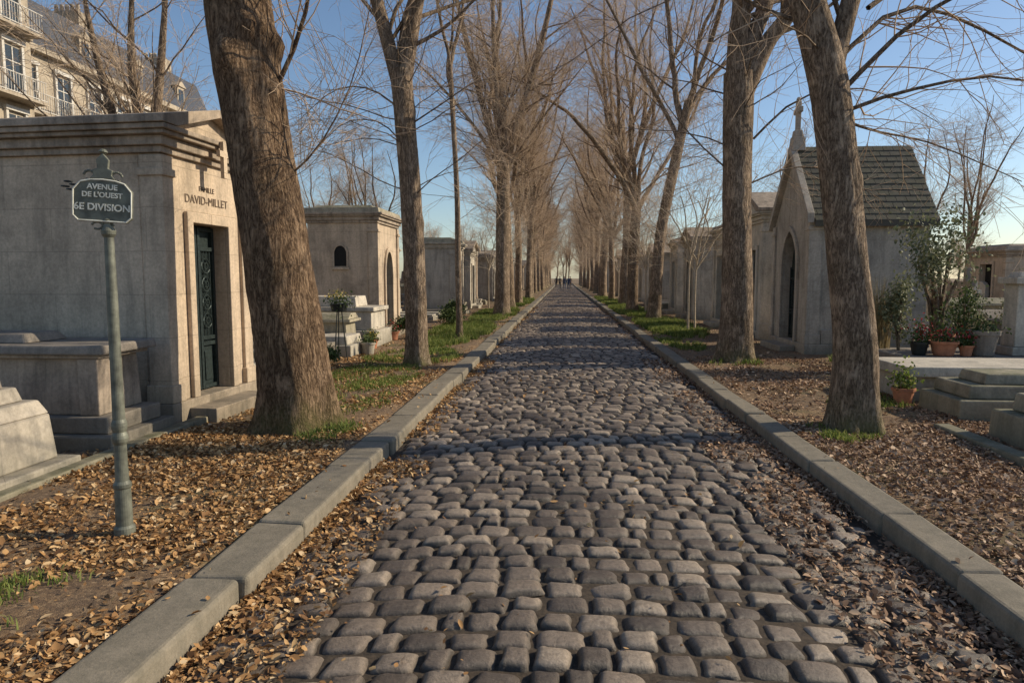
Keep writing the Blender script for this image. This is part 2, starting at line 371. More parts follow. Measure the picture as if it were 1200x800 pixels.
grass('grass',[(-2.7,3.05,.4,.35,5000,.055),(-2.45,6.8,.3,.5,1500,.07),(-2.6,6.9,.35,.3,1300,.10),(-3.1,10.5,.8,2.0,6500,.07),(-2.6,8.8,.4,1.2,2000,.05),
  (-3.0,13.5,.9,1.6,5500,.09),(-3.0,20,.9,4.5,20000,.15),(-2.9,30,.85,6,12000,.16),(-2.8,45,.8,9,8000,.16),
  (3.0,7.3,.4,.3,500,.08),(3.9,9.0,.5,.5,900,.1),(2.75,6.9,.15,.15,300,.09),(3.2,12.9,.5,.35,900,.10),(2.9,18,.5,3,3500,.10),(3.4,23,.9,5,16000,.16),(3.2,34,.85,7,12000,.15),(3.0,48,.8,9,8000,.15),
  (-6,12,1.5,2,2500,.15),(6,13,1,1,1500,.15)])

# ------------------------------------------------------------------ trees
def nrm(a): return a/np.maximum(np.linalg.norm(a,axis=-1,keepdims=True),1e-9)
def resample(pts,K):
    pts=np.array(pts,float); n=len(pts); t=np.linspace(0,n-1,K); i=np.clip(t.astype(int),0,n-2); f=(t-i)[:,None]
    p0=pts[np.clip(i-1,0,n-1)];p1=pts[i];p2=pts[i+1];p3=pts[np.clip(i+2,0,n-1)]
    return .5*((2*p1)+(-p0+p2)*f+(2*p0-5*p1+4*p2-p3)*f**2+(-p0+3*p1-3*p2+p3)*f**3)
def tubes(P,R,Sd,rmod=None):
    n,K,_=P.shape; T=nrm(np.gradient(P,axis=1)); mt=nrm(P[:,-1]-P[:,0])
    ref=np.where(np.abs(mt[:,2:3])>.7,np.array([[1.,0,0]]),np.array([[0,0,1.]]))[:,None,:]
    A=nrm(np.cross(T,np.broadcast_to(ref,T.shape))); B=np.cross(T,A)
    th=np.arange(Sd)*2*math.pi/Sd; c=np.cos(th)[None,None,:,None]; s=np.sin(th)[None,None,:,None]
    RR=R[:,:,None,None]*(1 if rmod is None else rmod[...,None])
    V=P[:,:,None,:]+RR*(A[:,:,None,:]*c+B[:,:,None,:]*s)
    I=np.arange(n*K*Sd).reshape(n,K,Sd); J=np.roll(I,-1,axis=2)
    F=np.stack([I[:,:-1],J[:,:-1],J[:,1:],I[:,1:]],-1).reshape(-1,4)
    return V.reshape(-1,3),F
def children(rg,P,R,n,t0,t1,l0,l1,a0,a1,K,up,wob,rs,rmin,short=.55):
    Np,Kp,_=P.shape; idx=np.repeat(np.arange(Np),n); m_=len(idx); t=rg.uniform(t0,t1,m_); f=t*(Kp-1); i=np.clip(f.astype(int),0,Kp-2); fr=(f-i)
    p=P[idx,i]*(1-fr)[:,None]+P[idx,i+1]*fr[:,None]; T=nrm(P[idx,i+1]-P[idx,i]); r0=R[idx,i]*(1-fr)+R[idx,i+1]*fr
    v=rg.normal(size=(m_,3)); v=nrm(v-(v*T).sum(-1,keepdims=True)*T); a=rg.uniform(a0,a1,m_)[:,None]
    D=T*np.cos(a)+v*np.sin(a); L=rg.uniform(l0,l1,m_)*(1-short*t)
    pts=[p]
    upv=np.array([0,0,1.])
    for k in range(1,K):
        D=nrm(D+up*upv+wob*rg.normal(size=(m_,3))); p=p+D*(L/(K-1))[:,None]; pts.append(p)
    rb=np.clip(r0*rs,rmin,None)*(.6+.4*L/l1); tt=np.linspace(0,1,K)[None]
    Rr=rb[:,None]*(1-tt)+ (rmin*.5)*tt
    return np.stack(pts,1),Rr
def tree_mesh(name,trunk,limbs=None,nl=5,H=17,seed=1,hi=True,twig=.004,burls=(),dens=1.0,side=(),low=.45,spread=.35,sidedens=1.0):
    rg=np.random.default_rng(seed); Vs=[];Fs=[];off=0; nf=[0]
    def add(V,F):
        nonlocal off
        Vs.append(V);Fs.append(F+off);off+=len(V); nf.append(nf[-1]+len(F))
    K=110 if hi else 20; Sd=64 if hi else 12
    T=resample(trunk,K); P=T[None,:,:3]; R=T[None,:,3].copy()
    z=P[0,:,2]; th=np.arange(Sd)*2*math.pi/Sd; ph=rg.uniform(0,6.28,6)
    fl=1+.24*np.exp(-z/.18)+.10*np.exp(-z/.9)
    rm=fl[:,None]*(1+.13*np.exp(-z/.35)[:,None]*np.cos(5*th+ph[0])[None]+.035*np.cos(3*th[None]+ph[1]+z[:,None]*.5)+.03*np.sin(2*th[None]+z[:,None]*1.3+ph[2]))
    if hi:
        rm=rm+.016*np.sin(23*th[None]+2.2*np.sin(z[:,None]*2.3+ph[3]))*np.sin(z[:,None]*5+3*np.sin(th[None]*3)+ph[4])+.02*np.sin(7*th[None]+z[:,None]*2.1+ph[5])*np.sin(z[:,None]*3.1)+rg.normal(0,.006,(K,Sd))
        for (bt,bz,ba,bs) in burls:
            dth=np.angle(np.exp(1j*(th-bt)))[None]; rm=rm+ba*np.exp(-(dth/.32)**2-((z[:,None]-bz)/bs)**2)
    add(*tubes(P,R,Sd,rm[None]))
    top=T[-1]
    Lp=[];Lr=[]
    KL=22
    if limbs:
        for l in limbs:
            q=resample(l,KL); Lp.append(q[:,:3]); Lr.append(q[:,3])
    if nl:
        for k in range(nl):
            a=2*math.pi*(k+rg.uniform(-.25,.25))/nl; st=T[int(K*rg.uniform(.80,.985))] if k else T[-1]
            p=np.array(st[:3]); sp=rg.uniform(.4,1.35)*spread; d=np.array([math.cos(a)*sp,math.sin(a)*sp,1]); d/=np.linalg.norm(d)
            L=(H-p[2])*rg.uniform(.7,1.08); r=top[3]*rg.uniform(.45,.72); pts=[];rr=[]
            for j in range(KL):
                pts.append(p.copy()); rr.append(r*(1-j/KL)**.8+.012)
                d=d+rg.normal(0,.085,3)+np.array([0,0,.02]); d/=np.linalg.norm(d); p=p+d*L/(KL-1)
            Lp.append(np.array(pts));Lr.append(np.array(rr))
    P1=np.array(Lp);R1=np.array(Lr); add(*tubes(P1,R1,10 if hi else 6))
    n2=int(15*dens)
    P2,R2=children(rg,P1,R1,n2,.08,.97,2.2,5.0,.35,1.05,9,.03,.13,.36,twig*2.4)
    Ps,Rs=children(rg,P,R,int(14*dens*sidedens),low,.98,1.2,3.0,.7,1.35,9,.0,.12,.07,twig*2.0,0)
    P2=np.concatenate([P2,Ps]);R2=np.concatenate([R2,Rs])
    for l in side:
        q=resample(l,9); P2=np.concatenate([P2,q[None,:,:3]]);R2=np.concatenate([R2,q[None,:,3]])
    add(*tubes(P2,R2,5 if hi else 4)); 
    P3,R3=children(rg,P2,R2,int(10*dens),.12,.98,.8,2.1,.35,1.1,6,.0,.15,.45,twig*1.3,.4)
    add(*tubes(P3,R3,3))
    if side:
        q=np.array([resample(l,9)[:,:3] for l in side]); qr=np.array([resample(l,9)[:,3] for l in side])
        P3b,R3b=children(rg,q,qr,18,.1,.98,.7,1.7,.4,1.1,7,-.02,.14,.5,twig*1.3,.4); add(*tubes(P3b,R3b,3)); P3b_=P3b[:, [0,1,3,4,5,6]]; 
        P3=np.concatenate([P3,P3b_]);R3=np.concatenate([R3,R3b[:,[0,1,3,4,5,6]]])
    P4,R4=children(rg,P3,R3,int(5*dens+.5),.15,1,.3,.9,.3,1.0,4,.0,.14,.6,twig,.3)
    add(*tubes(P4,R4,3))
    me=np_mesh(name,np.concatenate(Vs),[np.concatenate(Fs)],True)
    return me,nf
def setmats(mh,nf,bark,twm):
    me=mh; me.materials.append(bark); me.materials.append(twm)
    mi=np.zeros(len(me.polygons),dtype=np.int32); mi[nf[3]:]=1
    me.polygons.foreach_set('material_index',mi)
def tree(name,loc,mesh,mat,rz=0,s=1,parent=None):
    if isinstance(mesh,tuple):
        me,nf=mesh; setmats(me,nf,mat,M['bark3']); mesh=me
    o=bpy.data.objects.new(name,mesh); link(o,parent)
    o.location=loc; o.rotation_euler=(0,0,rz); o.scale=(s,s,s*random.uniform(.95,1.08)) if s!=1 else (1,1,1)
    return o
tree('linden_tree',(-2.92,7.15,-.03),tree_mesh('linden_a',[(.02,0,-.1,.37),(0,0,.6,.355),(-.12,0,1.6,.345),(-.30,0,3.1,.33),(-.47,0,4.5,.32),(-.52,.05,6,.30),(-.48,.1,7.2,.28)],
   nl=4,H=18,seed=11,dens=.7,burls=[(math.pi*.95,3.85,.32,.16),(-2.5,4.15,.25,.12),(1.2,3.6,.15,.2),(-1.4,4.0,.28,.13),(-.6,4.25,.24,.16),(-.3,3.2,.12,.2),(-1.7,2.2,.08,.3),(0.2,4.0,.25,.12),(-1.9,3.5,.18,.12),(-.9,1.4,.06,.2)],low=.62,
   side=[[(-.2,0,3.4,.03),(.25,-.1,4.2,.022),(.45,-.1,5.2,.015),(.6,0,6.2,.008)],[(-.1,0,2.6,.014),(.35,0,3.0,.01),(.7,.1,3.7,.007),(.9,.2,4.6,.005)]]),M['bark'])
tree('linden_tree',(-2.70,12.4,-.03),tree_mesh('linden_b',[(0,0,-.1,.20),(0,0,1.3,.19),(-.06,0,3,.185),(-.16,0,4.5,.19),(-.22,0,5.3,.20)],
   limbs=[[(-.26,0,5.1,.14),(-.50,0,6,.12),(-.80,.1,7.2,.11),(-1.3,.3,10,.08),(-1.7,.4,14,.04),(-1.9,.4,17,.015)],[(-.17,0,5.1,.15),(-.02,0,6,.14),(.18,-.1,7,.12),(.5,-.4,10,.09),(.9,-.5,14,.05),(1.1,-.4,17,.015)]],
   nl=1,seed=12,dens=.9,low=.5,burls=[(0,3.4,.12,.15),(3,4.4,.15,.15),(2,1.7,.1,.12),(-1.5,2.6,.12,.1),(-1.0,4.6,.15,.12)],
   side=[[(-.2,0,4.6,.02),(-.8,0,5.0,.015),(-1.5,.1,5.0,.01),(-2.2,.2,4.5,.005)],[(-.1,0,3.9,.015),(-.6,0,4.4,.012),(-1.2,-.1,4.4,.009),(-1.7,-.1,4.0,.005)],[(-.15,0,4.3,.018),(.5,0,4.7,.013),(1.1,.1,5.1,.009),(1.6,.2,5.2,.005)]]),M['bark2'])
tree('linden_tree',(3.12,7.5,-.03),tree_mesh('linden_c',[(0,0,-.1,.225),(-.02,0,.9,.205),(-.15,0,1.9,.195),(-.27,0,2.8,.195),(-.42,0,3.7,.185),(-.70,0,4.6,.165),(-1.1,.1,6.0,.15),(-1.3,.2,7,.14)],
   limbs=[[(-.40,.0,3.5,.10),(-.30,.05,4.0,.10),(-.1,.1,4.8,.09),(.5,.3,7,.08),(1.0,.5,11,.05),(1.2,.5,15,.02)]],nl=2,H=17,seed=13,dens=.5,low=.6,twig=.0035,
   burls=[(0.2,2.9,.15,.2),(3.1,2.2,.1,.2),(-1.2,3.3,.12,.15),(-2,2.6,.12,.12)],
   side=[[(-.32,0,3.3,.024),(.3,-.1,3.5,.018),(1.2,-.2,3.6,.012),(2.3,-.2,3.3,.006)],[(-.3,0,3.5,.03),(.4,-.2,4.2,.022),(1.4,-.4,4.6,.015),(2.8,-.4,4.5,.007)],
         [(-.36,0,3.3,.02),(.2,.3,3.2,.014),(1.0,.6,3.1,.01),(2.0,.7,2.7,.005)],[(-.36,.1,3.8,.03),(.5,.4,4.5,.022),(1.7,.8,4.3,.015),(3.2,1.2,3.6,.007)],
         [(-.6,0,4.2,.024),(-1.3,.2,4.6,.018),(-2.0,.4,5.4,.012),(-2.4,.4,6.4,.006)],[(.0,.1,4.4,.03),(1,.6,5,.022),(2.4,1.0,4.8,.015),(4.2,1.4,4.1,.007)]]),M['bark2'])
tree('linden_tree',(3.32,13.35,-.03),tree_mesh('linden_d',[(0,0,-.1,.30),(0,0,1.3,.275),(-.07,0,3,.265),(-.10,0,4.6,.265),(-.10,0,5.4,.27)],
   limbs=[[(-.15,0,5.0,.20),(-.14,0,6,.18),(-.12,0,7.2,.16),(-.6,.2,11,.1),(-1,.3,16,.03)],[(-.02,0,5.0,.19),(.38,0,5.9,.15),(.95,.0,7,.14),(1.6,.1,11,.09),(1.9,.3,16,.03)]],
   nl=1,seed=14,dens=.6,low=.5,twig=.0035,burls=[(-1.2,3.3,.12,.25),(0.3,4.8,.1,.2),(3.3,2.0,.06,.3),(-2.2,4.2,.12,.15)],
   side=[[(.2,0,4.2,.024),(1.0,-.1,4.9,.018),(2.2,-.2,5.0,.012),(3.4,-.2,4.4,.006)],[(-.2,0,3.6,.018),(-.9,-.1,4.2,.013),(-1.5,-.2,4.9,.009),(-1.9,-.2,5.8,.005)],[(.2,0,3.4,.018),(1.0,.2,3.7,.013),(1.8,.2,3.6,.01),(2.6,.2,3.1,.005)]]),M['bark2'])
tree('young_tree',(-2.75,18,-.02),tree_mesh('young_tree',[(0,0,-.1,.085),(-.03,0,2,.075),(-.05,0,4,.07),(-.2,0,7,.06)],nl=3,H=12,seed=15,dens=.6,hi=False,low=.5),M['bark2'])
tree('linden_tree',(-2.55,28.5,-.03),tree_mesh('linden_e',[(0,0,-.1,.33),(.02,0,2,.29),(.02,0,4,.28),(.05,0,6,.28),(.05,0,6.6,.28)],
   limbs=[[(0,0,6.2,.18),(-.6,0,8,.15),(-1.4,0,11,.12),(-2.3,.2,15,.06),(-2.7,.2,18.5,.02)],[(.1,0,6.2,.2),(.7,0,8,.17),(1.6,0,11,.13),(2.5,-.2,15,.06),(3.0,-.2,18,.02)],
          [(0,0,6.4,.14),(-.2,0,9,.11),(-.4,.4,13,.08),(-.2,.6,19,.02)],[(0,0,5.9,.09),(-1,0,7.6,.07),(-2.6,0,9.5,.05),(-4.2,.2,11,.015)],[(0,0,5.6,.08),(1,0,7.2,.06),(2.4,0,9,.04),(3.6,.2,10.5,.012)]],nl=1,H=19,seed=16,hi=False,dens=1.15,twig=.0045,low=.5,sidedens=1.6),M['bark2'])
tree('linden_tree',(3.4,26,-.03),tree_mesh('linden_f',[(0,0,-.1,.24),(.1,0,1.7,.21),(.2,0,3.3,.20),(.6,0,5.5,.19),(1.1,0,8,.16)],
   nl=5,H=18,seed=17,hi=False,dens=1.1,twig=.0045,low=.4,sidedens=1.5),M['bark2'])
var=[]
for k in range(6):
    zf=random.uniform(4.8,7.5); r=random.uniform(.22,.34); lx=random.uniform(-.5,.5)
    mh,nf=tree_mesh('linden_v%d'%k,[(0,0,-.1,r),(0,0,2,r*.92),(lx*.4,.1,4,r*.88),(lx,.1,zf,r*.85)],nl=random.choice((5,6,7)),H=random.uniform(16,21),seed=30+k,hi=False,dens=1.1,twig=.0055,low=.5,spread=random.uniform(.4,.52),sidedens=1.0)
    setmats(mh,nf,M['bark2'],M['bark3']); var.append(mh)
for y in (35,42,50,57): tree('linden_tree',(-2.75+random.uniform(-.2,.2),y+random.uniform(-1,1),-.03),random.choice(var),None,random.uniform(0,6.28),random.uniform(.85,1.08))
for y in (33,40,48,56): tree('linden_tree',(3.4+random.uniform(-.2,.2),y+random.uniform(-1,1),-.03),random.choice(var),None,random.uniform(0,6.28),random.uniform(.85,1.08))
far=empty('distant_trees')
for y in np.arange(64,150,7.5):
    for x in (-2.9,3.4): tree('distant_tree',(x+random.uniform(-.2,.2),y+random.uniform(-1.5,1.5),-.03),random.choice(var),None,random.uniform(0,6.28),random.uniform(.75,1.0),far)
for k in range(26):
    sd=random.choice((-1,1)); y=random.uniform(50,150); x=sd*random.uniform(11,16+y*.5)
    tree('distant_tree',(x,y,-.03),random.choice(var),None,random.uniform(0,6.28),random.uniform(.4,.75),far)
for k in range(24):
    x=-75+k*6.3; tree('distant_tree',(x,random.uniform(152,185),-.03),random.choice(var),None,random.uniform(0,6.28),random.uniform(.5,.85),far)
for (x,y) in ((-5,158),(-1.5,163),(1.2,156),(4,168),(7,160),(0,176)): tree('distant_tree',(x,y,-.03),random.choice(var),None,random.uniform(0,6.28),random.uniform(.6,.95),far)
for (x,y,s) in ((-14,30,.5),(-13,43,.6),(-9,33,.5),(14,28,.42),(19,34,.5),(21,48,.6),(12,36,.5)):
    tree('bare_tree',(x,y,-.03),random.choice(var),None,random.uniform(0,6.28),s)
tree('bare_tree',(-9.6,15,-.03),tree_mesh('bare_t2',[(0,0,-.1,.2),(.1,0,2,.17),(.1,0,3,.17)],limbs=[[(.1,0,2.8,.12),(-.3,0,4.5,.1),(-.8,0,6.5,.07),(-1.2,0,9,.02)],[(.1,0,2.8,.12),(.4,0,4.5,.11),(.7,0,6.5,.08),(1.0,0,9,.02)],[(.1,0,2.8,.12),(.15,0,4.5,.11),(0,0,6.5,.08),(.2,0,9,.02)]],nl=0,seed=41,hi=False,dens=1.0,twig=.005),M['bark2'])
sapm,nf=tree_mesh('sapling',[(0,0,-.05,.028),(.02,0,1,.024),(0,0,2.0,.02)],nl=4,H=4.0,seed=51,hi=False,dens=.45,twig=.003,spread=.5,low=.6)
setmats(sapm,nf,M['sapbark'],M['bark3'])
for (x,y) in ((3.6,20),(3.85,20.3),(3.7,31),(3.9,33),(3.5,44),(-3.6,33),(-3.5,47)):
    tree('sapling',(x,y,0),sapm,None,random.uniform(0,6),1.05)

def shrub(name,loc,r,h,n,mat,size=.05,stems=6,parent=None,lo=.15):
    e=empty(name,loc); 
    if parent: e.parent=parent
    nc=9; cc=rng.normal(0,1,(nc,3)); cc=nrm(cc)*rng.uniform(.25,.8,(nc,1)); idx=rng.integers(0,nc,n)
    p=cc[idx]+rng.normal(0,.24,(n,3)); x=p[:,0]*r; y=p[:,1]*r; z=h*(lo+(1-lo)*.5)+p[:,2]*h*(1-lo)*.5
    V,F=leaf_mesh(x,y,z,rng.uniform(.6,1.2,n)*size,1.0)
    o=bpy.data.objects.new('foliage',np_mesh('foliage',V,[F])); link(o,e,mat)
    mb=MB()
    for k in range(stems):
        c=cc[k%nc]; mb.path([(0,0,0),(c[0]*r*.3,c[1]*r*.3,h*.35),(c[0]*r*.7,c[1]*r*.7,h*(.5+c[2]*.3))],.012*h+.003,5)
    mb.obj('stems',M['bark2'],e)
    return e
def pot(name,loc,r,h,mat,plantmat=None,ph=.3,flower=None,n=250):
    e=empty(name,loc)
    MB().lathe([(r*.68,0),(r*.74,.02),(r*.95,h*.82),(r*1.08,h*.83),(r*1.1,h),(r*.95,h),(r*.9,h*.9),(r*.2,h*.9)],n=22).obj('pot',mat,e,smooth=False)
    if plantmat:
        V,F=leaf_mesh(rng.normal(0,r*.6,n),rng.normal(0,r*.6,n),h*.9+np.abs(rng.normal(0,ph*.5,n)),rng.uniform(.03,.06,n),1.0)
        link(bpy.data.objects.new('plant',np_mesh('plant',V,[F])),e,plantmat)
    if flower:
        k=90; V,F=leaf_mesh(rng.normal(0,r*.6,k),rng.normal(0,r*.6,k),h+ph*.5+rng.normal(0,ph*.25,k),rng.uniform(.03,.05,k),1.0)
        link(bpy.data.objects.new('flowers',np_mesh('flowers',V,[F])),e,flower)
    return e

# ------------------------------------------------------------------ mausoleums
def arch(hw,zs,za,kind,n=10):
    if kind=='rect': return [(-hw,za),(0,za)]
    if kind=='round': return [(-hw*math.cos(t*math.pi/2/n),zs+(za-zs)*math.sin(t*math.pi/2/n)) for t in range(n+1)]
    pts=[]
    R=(hw*hw+(za-zs)**2)/(2*hw); cx=-hw+R
    amax=math.asin(min(1,(za-zs)/R))
    for t in range(n+1):
        a=amax*t/n; pts.append((cx-R*math.cos(a),zs+R*math.sin(a)))
    return pts
def mausoleum(name,loc,rz,w,d,h,rise,stone='grey',kind='rect',dw=.8,dh=2.0,roof=None,win=None,text=None,cross=True,grille=True,step=True,gothic=False,flat=False):
    e=empty(name,loc,rz); st=M[stone]; hw=w/2; pz=.22
    b=MB(); b.box(-d-.07,.07,-hw-.07,hw+.07,-.15,pz)
    if step: b.box(.073,.40,-dw/2-.25,dw/2+.25,-.15,pz-.09)
    b.obj('plinth',st if stone!='warm' else M['warm_plain'],e,.012)
    top=h+(rise if gothic else 0)
    b=MB(); b.box(-d,-.26,-hw,hw,pz,h)
    zs=pz+dh*.68 if kind!='rect' else pz+dh; za=pz+dh; A=arch(dw/2,zs,za,kind)
    for sg in (1,-1):
        pr=[(-hw,pz),(-hw,h),(0,top)] if gothic else [(-hw,pz),(-hw,h),(0,h)]
        pr+=[(y,z) for y,z in reversed(A)]+[(-dw/2,pz)]
        b.prism([(y*sg,z) for y,z in pr],'x',-.259,0)
    if gothic: b.prism([(-hw,h),(hw,h),(0,top)],'x',-d,-.262)
    b.obj('walls',st,e,.006)
    b=MB(); B2=arch(dw/2+.11,zs,za+.12,kind)
    for sg in (1,-1):
        pr=[(-dw/2-.11,pz)]+B2+list(reversed(A))+[(-dw/2,pz)]
        b.prism([(y*sg,z) for y,z in pr],'x',.002,.055)
    pw=.16
    for sg in (1,-1):
        b.box(-.22,.045,*sorted((sg*(hw-pw),sg*(hw+.035))),pz+.001,h-.02)
        b.box(-.25,.07,*sorted((sg*(hw-pw-.02),sg*(hw+.06))),pz+.002,pz+.2)
        b.box(-.25,.07,*sorted((sg*(hw-pw-.02),sg*(hw+.06))),h-.24,h-.16)
    if gothic:
        for sg in (1,-1):
            b.prism([(sg*(hw+.12),h-.1),(sg*(hw+.12),h+.1),(0,top+.2),(0,top)],'x',-.02,.12)
    b.obj('mouldings',st,e,.01)
    if not gothic:
        b=MB()
        for z0,z1,ov in ((h-.001,h+.07,.05),(h+.07,h+.17,.10),(h+.17,h+.215,.17),(h+.215,h+.27,.21)):
            b.box(-d-ov,ov,-hw-ov,hw+ov,z0+.001,z1)
        b.obj('cornice',M['warm_plain'] if stone=='warm' else st,e,.01)
        hb=h+.27
        b=MB()
        if flat:
            b.box(-d-.1,.1,-hw-.1,hw+.1,hb+.001,hb+.14,.03); b.box(-d+.1,-.1,-hw+.1,hw-.1,hb+.142,hb+.22,.1)
            b.obj('roof_slab',M[roof or 'warm_plain'],e,.01)
        else:
            b.prism([(-hw-.1,hb+.001),(hw+.1,hb+.001),(0,hb+rise)],'x',-d-.05,.08)
            b.obj('pediment',st,e)
            b=MB()
            for sg in (1,-1):
                b.prism([(sg*(hw+.24),hb+.003),(sg*(hw+.24),hb+.08),(0,hb+rise+.10),(0,hb+rise+.004),(sg*(hw-.02),hb+.003)],'x',-d-.2,.22)
            b.obj('roof_slabs',M[roof or 'warm_plain'],e,.008)
        if cross:
            b=MB()
            b.box(.215,.26,-.035,.035,h-.16,h+.26); b.box(.215,.261,-.11,.11,h+.08,h+.15)
            b.obj('cross_relief',st,e)
    else:
        b=MB(); ang=math.atan2(rise,hw)
        for sg in (1,-1):
            b.prism([(sg*(hw+.16),h-.16*math.tan(ang)+.02),(sg*(hw+.16),h-.16*math.tan(ang)+.13),(0,top+.14),(0,top+.02)],'x',-d-.1,-.025)
        b.obj('roof_covering',M[roof or 'roofmoss'],e,.01)
        # individual slates
        b=MB(); z0=h-.16*math.tan(ang)+.13; slope=(top+.14-z0)/(hw+.16)
        for sg in (1,-1):
            rows=13
            for q in range(rows):
                f0=q/rows; f1=(q+1.12)/rows
                x=-d-.1-(q%2)*.1
                while x<-.03:
                    xa=max(x,-d-.1); xb=min(x+.2,-.03); x+=.205
                    if xb-xa<.03: continue
                    t=random.uniform(.012,.022)
                    ya,yb=sg*(hw+.16)*(1-f0),sg*(hw+.16)*(1-min(f1,1)); za_,zb=z0+(hw+.16)*f0*slope,z0+(hw+.16)*min(f1,1)*slope
                    b.prism([(ya,za_-.002),(ya,za_+t+.012),(yb,zb+.006),(yb,zb-.01)],'x',xa,xb-.004)
        b.obj('slates',M[roof or 'roofmoss'],e)
        b=MB(); b.box(-.2,.1,-.14,.14,top+.05,top+.36,.03); b.box(-.15,.05,-.1,.1,top+.36,top+.5,.02)
        b.prism([(-.045,top+.5),(.045,top+.5),(.06,top+1.1),(0,top+1.16),(-.06,top+1.1)],'x',-.1,0)
        b.prism([(-.2,top+.86),(-.2,top+.98),(.2,top+.98),(.2,top+.86)],'x',-.09,-.01)
        b.lathe([(.02,0),(.06,.03),(.03,.08)],-.05,0,10,top+1.13)
        b.obj('cross_finial',st,e,.012)
        b=MB(); b.box(-d-.03,-.27,-hw-.05,hw+.05,h-.16,h-.08); b.box(-d-.04,-.27,-hw-.04,hw+.04,pz+.001,pz+.3); b.obj('string_course',st,e,.01)
    b=MB(); pts=[(-dw/2,pz+.01)]+A
    for sg in (1,-1): b.prism([(y*sg,z) for y,z in pts+[(0,pz+.01)]],'x',-.24,-.19)
    b.obj('door_back',M['door'] if grille else M['dark'],e)
    if grille:
        b=MB(); f=.045
        for sg in (1,-1):
            a0,a1=sorted((sg*.01,sg*(dw/2-.01)))
            zt=zs-.02
            b.box(-.188,-.15,a0,a0+f,pz+.02,zt); b.box(-.188,-.15,a1-f,a1,pz+.02,zt)
            for zz in (pz+.02,pz+.55,pz+.62,zt-.28,zt-f): b.box(-.187,-.149,a0+f,a1-f,zz,zz+f)
            b.box(-.187,-.165,a0+f+.05,a1-f-.05,pz+.12,pz+.48,.01)
            nb=4
            for k in range(nb):
                yy=a0+f+(a1-a0-2*f)*(k+.5)/nb; b.rod((-.17,yy,pz+.67),(-.17,yy,zt-.28),.007)
            cy=(a0+a1)/2
            for q in range(4):
                cz=pz+.85+q*(zt-pz-1.2)/3.5; R=(a1-a0)*.26
                b.path([(-.165,cy+R*math.cos(t*math.pi/6),cz+R*math.sin(t*math.pi/6)) for t in range(13)],.009,5)
                b.path([(-.163,cy+R*.45*math.cos(t*math.pi/4),cz+R*.45*math.sin(t*math.pi/4)) for t in range(9)],.008,4)
        b.obj('door_grille',M['door'],e)
    if win:
        yc_,zc_,ww,wh=win
        for sg in (1,-1):
            b=MB(); P=arch(ww/2,zc_+wh*.6,zc_+wh,'round',6); pr=[(yc_-ww/2,zc_)]+[(yc_+a,z) for a,z in P]+[(yc_-a,z) for a,z in reversed(P[:-1])]+[(yc_+ww/2,zc_)]
            b.prism(pr,'y',*sorted((sg*(hw+.004),sg*(hw-.05)))); b.obj('window_opening',M['dark'],e)
            P2=arch(ww/2+.05,zc_+wh*.6,zc_+wh+.05,'round',6)
            b=MB()
            for s2 in (1,-1):
                pr=[(yc_+s2*(-ww/2-.05),zc_-.03)]+[(yc_+s2*a,z) for a,z in P2]+[(yc_+s2*a,z) for a,z in reversed(P)]+[(yc_-s2*ww/2,zc_-.03)]
                b.prism(pr,'y',*sorted((sg*(hw+.001),sg*(hw+.035))))
            b.box(yc_-ww/2-.08,yc_+ww/2+.08,*sorted((sg*(hw+.001),sg*(hw+.06))),zc_-.09,zc_-.031)
            b.obj('window_frame',st,e)
    if text:
        for i,(s,sz) in enumerate(text):
            c=bpy.data.curves.new('inscription','FONT'); c.body=s; c.size=sz; c.extrude=.004; c.align_x='CENTER'
            o=bpy.data.objects.new('inscription',c); link(o,e,M['engrave']); o.location=(.004,0,h-.32-i*.15); o.rotation_euler=(math.pi/2,0,math.pi/2)
    return e
mausoleum('family_mausoleum',(-4.24,7.95,0),math.radians(-4),1.66,3.2,2.92,.26,'warm','rect',.72,2.0,text=[('FAMILLE',.085),('DAVID-MILLET',.135)])
mausoleum('family_mausoleum',(-5.0,19.3,0),0,2.3,1.9,3.05,.2,'warm','round',.75,2.1,roof='mossy',win=(-1.0,1.9,.34,.55),flat=True,cross=False)
mausoleum('family_mausoleum',(-4.6,30,0),0,2.2,2.0,2.8,.2,'grey','rect',.8,2.0,flat=True,cross=False,grille=False,roof='mossy')
mausoleum('family_mausoleum',(-4.8,36,0),0,2.2,1.8,2.7,.45,'pale','rect',.8,2.0,grille=False)
mausoleum('gothic_chapel',(5.05,15.75,0),math.pi,2.4,2.35,2.8,1.5,'grey','pointed',.95,2.4,gothic=True,roof='roofmoss')
mausoleum('family_mausoleum',(5.1,19.0,0),math.pi,1.9,1.9,3.0,.5,'pale','rect',.85,2.1,grille=True,cross=False)
mausoleum('family_mausoleum',(5.2,23.2,0),math.pi,2.0,2.2,2.9,.3,'pale','rect',.8,2.1,flat=True,cross=False,grille=True)
mausoleum('family_mausoleum',(5.0,27.8,0),math.pi,2.1,1.9,2.8,.4,'grey','round',.8,2.1,grille=False,cross=False)
mausoleum('family_mausoleum',(5.0,31.5,0),math.pi,2.0,1.9,2.9,.4,'pale','rect',.9,2.1,grille=False,flat=True,cross=False)
for k,y in enumerate(np.arange(42,110,5.6)):
    for sd in (-1,1):
        mausoleum('family_mausoleum',(sd*(4.9+random.uniform(-.2,.5)),y+random.uniform(-1,1),0),0 if sd<0 else math.pi,random.uniform(1.7,2.4),2,random.uniform(2.4,3.1),random.uniform(.25,.6),random.choice(['pale','grey','warm']),random.choice(['rect','round']),.8,2.0,grille=False,flat=random.random()<.4,cross=False)
